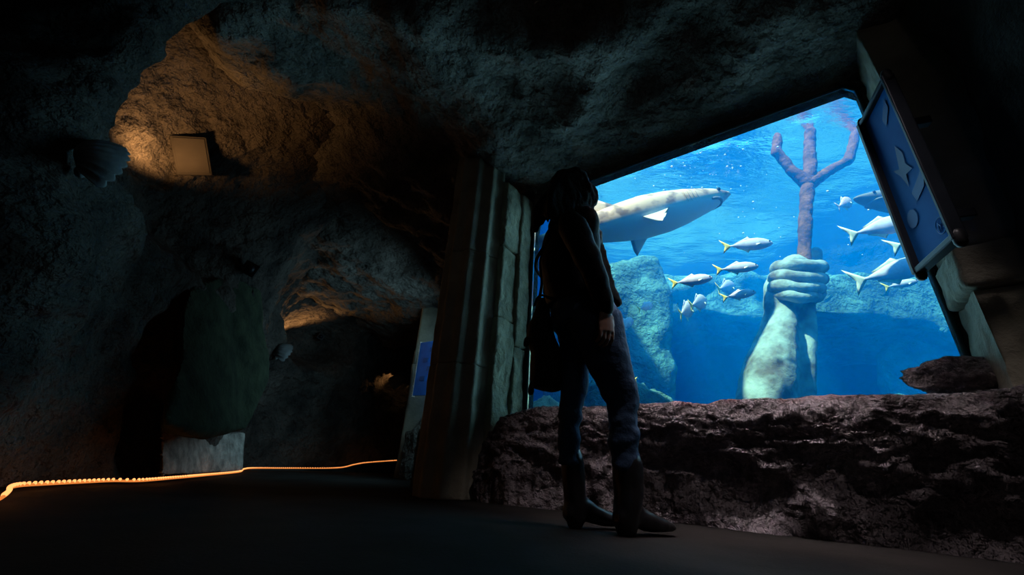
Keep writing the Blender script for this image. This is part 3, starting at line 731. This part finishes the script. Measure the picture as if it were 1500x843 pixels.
# ------------------------------------------------------------------ left wall things
def shell(name, label, H, P, size, m, e1, e2, nn):
    # ribbed scallop: ribs fan out from the hinge H about the axis e1, hollow toward nn
    r = thing(name, label, 'lamp', H); nr, nc = 10, 88; vs, fs = [], []
    for sft in (0, -.010):
        for j in range(nr + 1):
            t = j / nr
            for i in range(nc + 1):
                a = math.radians(-72 + 144 * i / nc); rb = abs(math.sin(i / nc * math.pi * 11))
                rad = size * t * (.90 + .10 * math.cos(a * 1.2)) * (1 + .03 * rb * t)
                bowl = -size * .42 * (1 - ((2 * t - 1) ** 2)) * (.35 + .65 * math.cos(a)) + .06 * size * t * rb
                vs.append(H + e1 * rad * math.cos(a) + e2 * rad * math.sin(a) + nn * (bowl + sft))
    o = (nr + 1) * (nc + 1)
    for j in range(nr):
        for i in range(nc):
            q = j * (nc + 1) + i
            fs.append((q, q + 1, q + nc + 2, q + nc + 1)); fs.append((o + q, o + q + nc + 1, o + q + nc + 2, o + q + 1))
    for i in range(nc):
        q = nr * (nc + 1) + i; fs.append((q, q + 1, o + q + 1, o + q))
    for j in range(nr):
        for i in (0, nc):
            q = j * (nc + 1) + i; fs.append((q, q + nc + 1, o + q + nc + 1, o + q))
    mb = MB(); mb.add((vs, fs)); mb.build('shell_bowl', m, r)
    b = MB(); b.add(ball(H, e2 * size * .2, nn * size * .1, e1 * size * .12)); b.build('hinge', m, r)
    return r
def light(name, kind, loc, energy, color, **kw):
    l = bpy.data.lights.new(name, kind); l.energy = energy; l.color = color
    for k, v in kw.items(): setattr(l, k, v)
    o = bpy.data.objects.new(name, l); COL.objects.link(o); o.location = loc; return o
def aim(o, d): o.rotation_euler = V(d).to_track_quat('-Z', 'Y').to_euler()
WARM = (1.0, .48, .16)
def scallop(label, hinge, rim, Y, lamp, target, off, energy, ang, m, name):
    H, T = at(*hinge, Y), at(*rim, Y); e1 = (T - H).normalized(); size = (T - H).length
    view = (CAM - H).normalized(); perp = e1.cross(view).normalized()
    if perp.z < 0: perp = -perp
    e2 = (perp * .42 - view * .9); e2 = (e2 - e1 * e2.dot(e1)).normalized()
    nn = e1.cross(e2).normalized(); nn = nn if nn.dot(view) < 0 else -nn
    shell('shell_lamp', label, H, None, size, m, e1, e2, nn)
    hp, hn = on_left(*lamp); lp = hp + hn * off; tg, _ = on_left(*target)
    l = light(name, 'SPOT', lp, energy, WARM, spot_size=math.radians(ang), spot_blend=.7, shadow_soft_size=.03); aim(l, tg - lp)
scallop('ribbed scallop shell lamp on the upper left wall, lighting the rock orange', (118, 252), (186, 224), on_left(118, 250)[0].y - .05, (196, 238), (255, 160), .26, 24, 150, M['shell'], 'shell_lamp_glow')
bp_, bn_ = on_left(281, 229)
bxr = thing('wall_box', 'small grey rectangular box fixed on the orange lit rock', 'box', bp_)
up_ = (V((0, 0, 1)) - bn_ * .0 + V((0, -.0, 0))).normalized(); tl_ = (CAM - bp_).normalized(); tl_ = (tl_ * .85 + bn_ * .3).normalized()
u2 = CU * .98 - CR * .17; u2 = (u2 - tl_ * u2.dot(tl_)).normalized(); sd_ = u2.cross(tl_).normalized()
k_ = mpp(bp_); cbx = bp_ + tl_ * .05
mb = MB(); mb.add(box(cbx, sd_ * 21 * k_, u2 * 27 * k_, tl_ * .05)); bevel(mb.build('case', M['box'], bxr, False), .012, 3)
mb = MB(); mb.add(box(cbx + tl_ * .052, sd_ * 18 * k_, u2 * 24 * k_, tl_ * .004)); bevel(mb.build('cover', M['box'], bxr, False), .003)
mb = MB(); mb.add(tube([cbx - tl_ * .03, cbx - tl_ * .13], .035, 10)); mb.build('mount', M['black'], bxr)

# second shell lamp in the arched niche, third one near the far column
scallop('small dark shell lamp under the glowing arch of the middle niche', (404, 524), (428, 508), on_left(404, 520)[0].y - .06, (428, 488), (440, 455), .24, 30, 150, M['shell'], 'niche_lamp_glow')
scallop('dark shell lamp at the far end of the corridor beside the narrow column', (600, 568), (574, 552), on_left(590, 560)[0].y - .30, (578, 560), (568, 540), .22, 9, 150, M['shell'], 'far_lamp_glow')
def small_spot(name, label, px, py, s):
    p, n = on_left(px, py); r = thing(name, label, 'speaker', p)
    tl_ = (CAM - p).normalized(); a_ = (CU * .8 + CR * .6).normalized(); b_ = tl_.cross(a_).normalized(); a_ = b_.cross(tl_)
    c_ = p + n * .08; mb = MB(); mb.add(box(c_, a_ * s, b_ * s, tl_ * s)); bevel(mb.build('case', M['black'], r, False), s * .15)
    mb = MB(); mb.add(tube([c_, p - n * .02], s * .3, 8)); mb.build('bracket', M['black'], r); 
    mb = MB(); mb.add(tube([c_ + tl_ * s, c_ + tl_ * s * 1.1], s * .6, 16)); mb.build('grille', M['frame'], r)
small_spot('wall_fixture', 'small black speaker tilted on the wall above the mossy block', 353, 392, .065)
small_spot('wall_fixture', 'small black lamp on a bracket inside the glowing niche', 470, 490, .06)  # a small unlit lamp, sharing the speaker's shape and category

# mossy stone block on a pale pedestal
rock_mass('pedestal', 'pale rough stone pedestal at the wall under the mossy block', [(236, 620), (296, 640), (360, 634), (355, 691), (296, 695), (236, 699)], 3.18, .4, M['pale_stone'], 3, .03, .022, 'pedestal', .0140, (-.62, .8, 0))
rock_mass('mossy_block', 'dark green mossy stone block leaning out above the pale pedestal', [(278, 418), (330, 400), (382, 424), (394, 500), (390, 558), (362, 628), (300, 642), (240, 624), (246, 590), (262, 520), (268, 450)], 2.92, .45, M['moss'], 7, .045, .03, 'stone', .0115, (-.62, .8, 0))

# rope light along the foot of the wall
rl_px = [(-40, 748), (0, 731), (12, 722), (14, 716), (30, 712), (70, 709.5), (120, 707), (165, 705), (205, 705), (250, 701.5), (300, 697), (350, 692), (358, 688), (375, 686.5), (430, 686.5), (495, 686), (520, 681), (540, 678), (582, 675)]
rl = [ground(px, py, .02) if px < 380 else at(px, py, {430: 6.8, 495: 7.6, 520: 8.0, 540: 8.3, 582: 8.75}[px]) for px, py in rl_px]
rl[0] = V((rl[1].x + .12, rl[1].y - .15, .02))
rlt = thing('rope_light', 'glowing orange rope light running along the foot of the left wall', 'light', V((rl[4].x, rl[4].y, rl[4].z)))
path = spline(rl, 40)
tb = MB(); tb.add(tube(path[::4] + [path[-1]], .006, 8)); tb.build('tube', M['rope'], rlt)
acc, last, cnt = 0, path[0], 0; bulb_me = None; rest = MB()
for p in path[1:]:
    acc += (p - last).length; last = p
    if acc > .030:
        acc = 0; cnt += 1
        if p.y < 1.55: continue
        if cnt > 97:
            rest.add(ball(p + V((0, 0, .006)), V((.0075, 0, 0)), V((0, .0075, 0)), V((0, 0, .009)), 6, 5))
        else:
            if bulb_me is None:
                mb = MB(); mb.add(ball(V(), V((.0075, 0, 0)), V((0, .0075, 0)), V((0, 0, .009)), 10, 7)); b0 = mb.build('bulb', M['bulb']); bulb_me = b0.data; o = b0
            else:
                o = bpy.data.objects.new('bulb', bulb_me); COL.objects.link(o)
            o.parent = rlt; o.location = p + V((0, 0, .006)) - rlt.matrix_world.translation
for k in range(9):
    p_ = path[int((.06 + .105 * k) * len(path))]
    light('rope_glow', 'POINT', p_ + V((-.01, 0, .05)), .10, (1.0, .33, .07), shadow_soft_size=.03)
ro = rest.build('bulb', M['bulb'], rlt); ro['kind'] = 'stuff'
# low kerb the far stretch of rope lies on
kb = MB(); kp = [p for p in path if p.y > 5.9][::6]
rsk = []
for i, p in enumerate(kp):
    t = (kp[min(i + 1, len(kp) - 1)] - kp[max(i - 1, 0)]); t.z = 0; t.normalize(); n = V((-t.y, t.x, 0)); zz = max(p.z - .010, .012)
    rsk.append([V((p.x, p.y, -.02)) - n * .02, V((p.x, p.y, zz)) - n * .02, V((p.x, p.y, zz)) + n * .5, V((p.x, p.y, -.02)) + n * .5])
kb.add(rings(rsk)); struct(kb.build('trim_1', M['dark_stone'], None, False))

# ------------------------------------------------------------------ the woman
FDIR = V((.88, .475, 0)).normalized(); NL = V((FDIR.y, -FDIR.x, 0))      # NL: her right side, toward the viewer
f0 = ground(930, 786); P0 = f0 - NL * .09
def w(px, py, l=0.0): return on_plane(px, py, P0 + NL * l, NL)
def wm(px, py, l=0.0): return w(px, py, l) if l >= 0 else w(px, py, -l) + NL * (1.3 * l) + FDIR * (-.18 * l)     # her left side level with her right
def rr(p, px): return px * mpp(p)
per = thing('person', 'woman in black jacket, jeans and tall boots standing before the window, back turned', 'person', V((P0.x, P0.y, 0)))
Zv = V((0, 0, 1))
def tring(px0, px1, py, b, l=0.0, n=24, grow=1.0):
    c = w((px0 + px1) / 2, py, l); wd = rr(c, (px1 - px0) / 2) * grow
    a = math.sqrt(max(.02 ** 2, wd * wd - (NL.x * b) ** 2)) / FDIR.x
    return ering(c, FDIR * a, NL * b, n)
near = [(872, 470, 37, .085), (884, 505, 33, .09), (895, 540, 29, .09), (909, 577, 24.5, .09), (913, 602, 20.5, .09), (913, 640, 19.5, .09), (918, 682, 20, .09)]
far = [(846, 470, 36, -.085), (844, 505, 27, -.09), (842, 540, 23, -.09), (839, 580, 19.5, -.09), (834, 620, 17, -.09), (834, 650, 17.5, -.09), (837, 678, 17, -.09)]
def leg_tube(ch, k=1.0): return tube(spline([w(a, b, l) for a, b, r, l in ch], 4), [x for r0, r1 in zip(ch[:-1], ch[1:]) for x in [rr(w(*r0[:2]), (r0[2] + (r1[2] - r0[2]) * q / 4)) * k for q in range(4)]] + [rr(w(*ch[-1][:2]), ch[-1][2]) * k], 18)
torso = [(806, 902, 470, .165), (806, 898, 455, .165), (806, 892, 440, .15), (803, 884, 420, .135), (800, 880, 400, .135), (798, 876, 380, .15), (798, 872, 360, .17), (800, 868, 340, .185), (806, 862, 325, .17), (818, 856, 314, .11)]
body = MB()
def foot_in(px, py, l, fd):
    c = w(px, py, l); b_ = P0 + NL * l; o_ = b_ + FDIR * (c - b_).dot(FDIR); o_.z = 0
    body.add(tube([o_ + fd * -.02 + Zv * .07, o_ + fd * .06 + Zv * .062, o_ + fd * .13 + Zv * .042, o_ + fd * .19 + Zv * .034], [.026, .028, .022, .012], 12))
body.add(rings([tring(a + 5, b - 5, y, d * .92) for a, b, y, d in torso]))
body.add(leg_tube(near, .76)); body.add(leg_tube(far, .74))
body.add(tube([w(918, 680, .09), w(919, 735, .09), w(917, 772, .09)], [.040, .034, .032], 14)); foot_in(917, 772, .09, FDIR)
body.add(tube([w(837, 676, -.09), w(841, 730, -.09), w(842, 763, -.09)], [.036, .032, .030], 14)); foot_in(842, 763, -.09, (FDIR * .96 + NL * .1).normalized())
body.add(tube([w(838, 322), w(841, 306)], [.058, .054], 14))
HC = w(842, 284)
tlt = math.radians(14); HF = (FDIR * math.cos(tlt) + Zv * math.sin(tlt)).normalized(); HU = (Zv * math.cos(tlt) - FDIR * math.sin(tlt)).normalized()
def hd(f, s, u): return HC + HF * f + NL * s + HU * u
body.add(ball(hd(-.008, 0, .02), HF * .094, NL * .074, HU * .092, 20, 14))
body.add(ball(hd(.028, 0, -.045), HF * .060, NL * .056, HU * .070, 18, 12))
body.add(tube([hd(.078, 0, .022), hd(.098, 0, -.008), hd(.103, 0, -.020)], [.008, .011, .012], 10))                 # nose
body.add(ball(hd(.085, 0, -.055), HF * .013, NL * .024, HU * .007, 12, 8)); body.add(ball(hd(.083, 0, -.066), HF * .013, NL * .020, HU * .008, 12, 8))   # lips
body.add(ball(hd(.068, 0, -.098), HF * .022, NL * .026, HU * .018, 12, 8))                                          # chin
for s_ in (-1, 1):
    body.add(ball(hd(-.002, s_ * .076, -.012), HF * .016, NL * .008, HU * .030, 10, 8))                             # ears
    body.add(tube([hd(.074, s_ * .015, .035), hd(.072, s_ * .035, .040), hd(.058, s_ * .052, .034)], .008, 8))      # brows
    body.add(ball(hd(.058, s_ * .042, -.022), HF * .020, NL * .018, HU * .018, 10, 8))                              # cheeks
# arms
armN = [w(838, 330, .19), w(853, 362, .215), w(866, 392, .22), w(878, 425, .215), w(887, 455, .205)]
armF = [p - NL * (2 * l * .60) + FDIR * (f + .045) for p, l, f in zip(armN, (.19, .215, .22, .215, .205), (.03, .05, .07, .08, .08))]
body.add(tube(spline(armN, 3), [.047] * 3 + [.042] * 3 + [.037] * 3 + [.031] * 3 + [.026], 12)); body.add(tube(spline(armF, 3), [.047] * 3 + [.042] * 3 + [.036] * 3 + [.030] * 3 + [.026], 12))
def handset(wr, down, palmdir, side, curl, sgn):
    # palm, four bent fingers of unequal length, a thumb off the side
    c1 = wr + down * .05
    body.add(rings([ering(wr + down * t, side * a, palmdir * b, 14) for t, a, b in ((-.01, .024, .019), (.02, .034, .016), (.055, .043, .014), (.085, .042, .011))]))
    for k, (L, o) in enumerate(((.070, .033), (.079, .0115), (.073, -.0105), (.058, -.032))):
        p = wr + down * .080 + side * o * sgn; d = down.copy(); pts = [p]
        for q, sg in enumerate((.45, .32, .23)):
            d = (d * math.cos(curl * (q + .6)) + palmdir * math.sin(curl * (q + .6))).normalized() if q else (d + palmdir * curl * .4).normalized()
            p = p + d * L * sg; pts.append(p)
        body.add(tube(pts, [.0088, .0082, .0074, .0062], 8))
    p = wr + down * .02 + side * .026 * sgn
    body.add(tube([p, p + down * .028 + side * .018 * sgn + palmdir * .012, p + down * .055 + side * .020 * sgn + palmdir * .024, p + down * .074 + side * .014 * sgn + palmdir * .030], [.013, .011, .0095, .0075], 8))
wr = w(887, 457, .205); dn = (w(889, 492, .20) - wr).normalized()
handset(wr, dn, -NL, FDIR - dn * FDIR.dot(dn), .42, 1)
wrF = armF[-1]; dnF = dn.copy(); handset(wrF, dnF, NL, FDIR - dnF * FDIR.dot(dnF), .42, 1)
bo = union('body', body, M['skin'], per, .0042, 2)
for s_ in (-1, 1):
    e = MB(); e.add(ball(hd(.070, s_ * .030, .014), HF * .012, NL * .013, HU * .009, 12, 8)); e.build('eye', M['eye'], per)

jn = MB(); jn.add(leg_tube(near)); jn.add(leg_tube(far)); jn.add(rings([tring(808, 902, 480, .165), tring(807, 901, 465, .168), tring(807, 896, 448, .16)]))
jn.add(tube([w(866, 498, -.05), w(868, 515, .02)], [.07, .05], 12))
def jwr(c): 
    k = sstep(.55, .35, c.z) + .6 * sstep(.62, .50, c.z) 
    return .0045 * fbm(V((c.x * 9, c.y * 9, c.z * 17)), 3) * (1 + k)
for ch in (near, far):
    c_ = w(ch[-1][0], ch[-1][1], ch[-1][3]); jn.add(tube([w(ch[-1][0] - 1, ch[-1][1] - 14, ch[-1][3]), c_], [rr(c_, ch[-1][2] * 1.0), rr(c_, ch[-1][2] * 1.14)], 18, False))
union('jeans', jn, M['jeans'], per, .010, 3, jwr)
for nm, ch in (('near', [(919, 676, 20.5, .09), (920, 705, 21, .09), (920, 735, 20, .09), (917, 760, 17.5, .09), (917, 772, 16, .09)]), ('far', [(838, 672, 18, -.09), (840, 700, 18.5, -.09), (842, 730, 17.5, -.09), (842, 752, 16, -.09), (842, 763, 15, -.09)])):
    l = ch[0][3]; b = MB()
    b.add(tube(spline([w(a, y, l) for a, y, r, _ in ch], 3), [x for r0, r1 in zip(ch[:-1], ch[1:]) for x in [rr(w(*r0[:2]), r0[2] + (r1[2] - r0[2]) * q / 3) for q in range(3)]] + [rr(w(*ch[-1][:2]), ch[-1][2])], 16))
    # foot from the heel to the rounded toe, lying on the floor
    hx = ch[-1][0]; heel = w(hx, ch[-1][1], l); heel = V((heel.x, heel.y, 0))
    base = P0 + NL * l; s0 = (heel - base).dot(FDIR)
    fd = FDIR if nm == 'near' else (FDIR * .96 + NL * .1).normalized(); sdv = V((fd.y, -fd.x, 0)); org = base + FDIR * s0; org.z = 0
    fl = []
    for t, wd, zt, zb in ((-.050, .024, .075, .035), (-.035, .034, .100, .030), (0, .040, .125, .030), (.05, .041, .120, .028), (.09, .043, .095, .018), (.13, .046, .078, .012), (.18, .046, .064, .012), (.228, .038, .050, .014), (.254, .022, .038, .018)):
        cz = (zt + zb) / 2; fl.append(ering(org + fd * t + Zv * cz, sdv * wd, Zv * (zt - zb) / 2, 18, .8))
    b.add(rings(fl))
    o = union('boot', b, M['boot'], per, .008, 3, lambda c: .003 * fbm(c * 14, 3))
    sl = MB(); out = [(-.055, .022), (-.04, .034), (.0, .038), (.04, .036), (.08, .040), (.13, .047), (.19, .046), (.236, .034), (.262, .012)]
    poly = [org + fd * t + sdv * s for t, s in out] + [org + fd * t - sdv * s for t, s in reversed(out)]
    sl.add(prism([p + Zv * (.022 if (p - org).dot(fd) < .07 else .004) for p in poly], Zv * .012))
    hl = [org + fd * t + sdv * s for t, s in ((-.052, -.025), (-.052, .025), (-.03, .035), (.022, .033), (.022, -.033), (-.03, -.035))]
    sl.add(prism([p + Zv * .001 for p in hl], Zv * .03)); s_o = sl.build('sole', M['black'], o, False)
# jacket with open flared front, collar and sleeves
jk = MB()
J = [(804, 895, 449, .175), (801, 892, 440, .17), (797, 886, 425, .155), (793, 880, 405, .15), (792, 877, 385, .16), (793, 874, 365, .185), (796, 871, 345, .20), (800, 866, 332, .19), (812, 858, 318, .13)]
jk.add(rings([tring(a, b, y, d) for a, b, y, d in J]))
jk.add(tube(spline(armN[:4] + [w(886, 449, .206)], 3), [.066] * 3 + [.060] * 3 + [.054] * 3 + [.047] * 3 + [.041], 14)); jk.add(tube(spline(armF, 3), [.064] * 3 + [.058] * 3 + [.052] * 3 + [.045] * 3 + [.040], 14))
jk.add(prism([w(873, 345, .04), w(882, 372, .05), w(888, 395, .05), w(895, 420, .05), w(905, 447, .05), w(901, 452, .05), w(884, 432, .05), w(868, 380, .04)], NL * .035))
jk.add(tube([w(874, 336, .05), w(879, 342, .07), w(876, 356, .09), w(872, 372, .10)], [.012, .016, .014, .01], 10))
jk.add(tube([wm(874, 336, -.05), wm(870, 330, -.10), wm(850, 326, -.12), wm(826, 324, -.08), w(820, 325, .04), w(842, 328, .10), w(868, 334, .09), w(876, 340, .06)], .016, 10))
union('jacket', jk, M['jacket'], per, .010, 3, lambda c: .006 * fbm(c * 6, 3))
bt = MB(); bt.add(ball(w(884, 402, .115), NL * .006, FDIR * .009, Zv * .009)); bt.build('jacket_button', M['buckle'], per)
# long wavy hair
hr = MB(); hrn = random.Random(5)
hr.add(ball(hd(-.040, 0, .030), HF * .096, NL * .092, HU * .100, 20, 14)); hr.add(ball(hd(.000, 0, .088), HF * .086, NL * .084, HU * .046, 20, 12))
hr.add(tube([w(836, 272, .0), w(832, 292, .0), w(827, 312, 0)], [.080, .088, .085], 16))
def lock(pts, r): hr.add(tube(spline([wm(*p) for p in pts], 5), [r * (1 - .45 * k / (5 * (len(pts) - 1))) for k in range(5 * (len(pts) - 1) + 1)], 10))
for k in range(9):
    l = -.10 + .2 * k / 8
    lock([(826, 262, l * .7), (812, 278, l), (806, 296, l), (803 + 3 * math.sin(k * 2), 312 + 4 * math.cos(k * 3), l)], .032)
    lock([(842, 262, l * .7), (838, 290, l * 1.1), (832, 312, l * 1.2), (826 + 3 * math.sin(k), 330 + 5 * math.cos(k * 2.3), l * 1.2)], .034)
    if abs(l) > .06: lock([(852, 260, l * .7), (862, 280, l * 1.05 + (.02 if l > 0 else -.02)), (862 if abs(l) > .05 else 850, 300, l * 1.1), (860 + 3 * math.sin(k * 1.7) if abs(l) > .05 else 846, 320, l * 1.15)], .026)
for k in range(11):
    x = 806 + 6 * k; dy = 5 * math.sin(k * 2.1)
    lock([(830 + 1.6 * k, 262, .085), (x + 4, 282 + dy * .3, .118), (x, 302 + dy * .6, .130), (x - 2 + 3 * math.sin(k * 1.3), 320 + dy - 4 * (k < 2), .128)], .026)
for k in range(46):
    l = hrn.uniform(-.11, .11); side = hrn.random()
    if side < .55:
        x = hrn.uniform(800, 812); y = hrn.uniform(296, 322)
        pts = [(x + 8, y - 26, l), (x + 2 + hrn.uniform(-2, 2), y - 14, l), (x - 2 + hrn.uniform(-2, 2), y - 5, l), (x - 4 + hrn.uniform(-3, 3), y + hrn.uniform(0, 5), l)]
    else:
        x = hrn.uniform(860, 866); y = hrn.uniform(292, 324); l = hrn.uniform(.05, .11)
        pts = [(x - 4, y - 24, l), (x + 2 + hrn.uniform(-2, 2), y - 13, l), (x + 2 + hrn.uniform(-2, 3), y - 5, l), (x + 4 + hrn.uniform(-3, 3), y + hrn.uniform(-2, 3), l)]
    lock(pts, hrn.uniform(.008, .013))
union('hair', hr, M['hair'], per, .0065, 2, lambda c: .008 * fbm(V((c.x * 22, c.y * 22, c.z * 9)), 3))

# bag hanging at her left side
bg = thing('shoulder_bag', 'black soft bag hanging from the woman\'s left shoulder, behind her hip', 'bag', w(798, 573, -.10))
b = MB(); bsp = [(778, 822, 571, .05), (776, 822, 560, .075), (777, 822, 540, .085), (777, 820, 515, .085), (770, 815, 500, .08), (773, 810, 482, .07), (780, 807, 465, .055), (785, 804, 450, .04), (788, 802, 438, .025)]
b.add(rings([tring(a, c, y, d, -.16) for a, c, y, d in bsp]))
b.add(tube([w(779, 560, -.12), w(778, 574, -.12)], [.012, .02], 8)); b.add(tube([w(773, 498, -.13), w(770, 505, -.13)], [.02, .018], 8))
union('pouch', b, M['bag'], bg, .010, 3, lambda c: .006 * fbm(c * 7, 3))
for dx, dl in ((0, 0), (9, .05)):
    st = MB(); st.add(tube(spline([w(790 + dx, 440, -.16 - dl), w(792 + dx * .6, 428, -.16 - dl), w(794 + dx * .3, 412, -.165 - dl), w(790, 438, -.16).lerp(armF[0] + Zv * .07, .6) - FDIR * .05 - NL * dl, armF[0] + Zv * .055 + NL * .03 - FDIR * .04, armF[0] + Zv * .075 + NL * .05 + FDIR * .03], 6), .008, 8)); st.build('strap', M['bag'], bg)
st = MB(); st.add(tube(spline([w(784, 446, -.14), w(783, 448, -.14), w(788, 436, -.14), w(796, 433, -.14), w(803, 440, -.14), w(802, 448, -.14)], 5), .006, 8)); st.build('handle', M['bag'], bg)

# ------------------------------------------------------------------ light
wd = bpy.data.worlds.new('sky'); S.world = wd; wd.use_nodes = True
bgn = wd.node_tree.nodes['Background']; bgn.inputs[0].default_value = (.10, .50, 1.0, 1); bgn.inputs[1].default_value = 2.6
sun = light('sun', 'SUN', (0, 0, 12), 16.0, (1.0, .87, .72), angle=math.radians(2.0)); aim(sun, (.44, .28, -.85))
# daylight from the tank falling into the cave through the two windows
wl = light('tank_daylight', 'AREA', uv((u_l + u_r) / 2, .036, 1.55), 26, (.38, .82, 1.0), shape='RECTANGLE', size=u_r - u_l - .1, size_y=1.9)
wl.rotation_euler = (-WN).to_track_quat('-Z', 'Y').to_euler()
w2l = light('second_window_daylight', 'AREA', V((-.61, 5.3, 1.5)), 19, (.45, .82, 1.0), shape='RECTANGLE', size=1.4, size_y=1.7, spread=math.radians(150)); aim(w2l, (-.85, .15, -.28))
amb = light('added_cave_fill', 'AREA', V((1.15, -2.0, 2.5)), 1.3, (1.0, .80, .76), shape='RECTANGLE', size=1.2, size_y=.8); aim(amb, (-.1, .9, -.5))  # weak fill added behind the viewer, standing for no known lamp
lfil = light('added_ledge_fill', 'AREA', uv(1.62, -.88, 2.45), 6, (1.0, .86, .90), shape='RECTANGLE', size=.7, size_y=.06, spread=math.radians(58))  # unseen strip light added overhead to brighten the ledge's rounded top
lz = (V((0, 0, 1)) - WN * .12).normalized(); ly = lz.cross(WU)
lfil.rotation_euler = Matrix((WU, ly, lz)).transposed().to_euler()

fil = light('added_spot_fill', 'SPOT', V((1.15, .75, 2.8)), 44, (1.0, .86, .88), spot_size=math.radians(52), spot_blend=.35, shadow_soft_size=.10); aim(fil, (0, 1.35, -2.4))  # added spot brightening the ledge front; the cave has no such fixture

# ------------------------------------------------------------------ render look
S.view_settings.view_transform = 'Standard'; S.view_settings.look = 'None'; S.view_settings.gamma = 1; S.view_settings.exposure = 0
S.view_settings.use_curve_mapping = False
cy = S.cycles; cy.use_denoising = True; cy.max_bounces = 8; cy.diffuse_bounces = 3; cy.glossy_bounces = 4; cy.transparent_max_bounces = 24; cy.volume_bounces = 2
cy.caustics_reflective = False; cy.caustics_refractive = False; cy.sample_clamp_indirect = 4
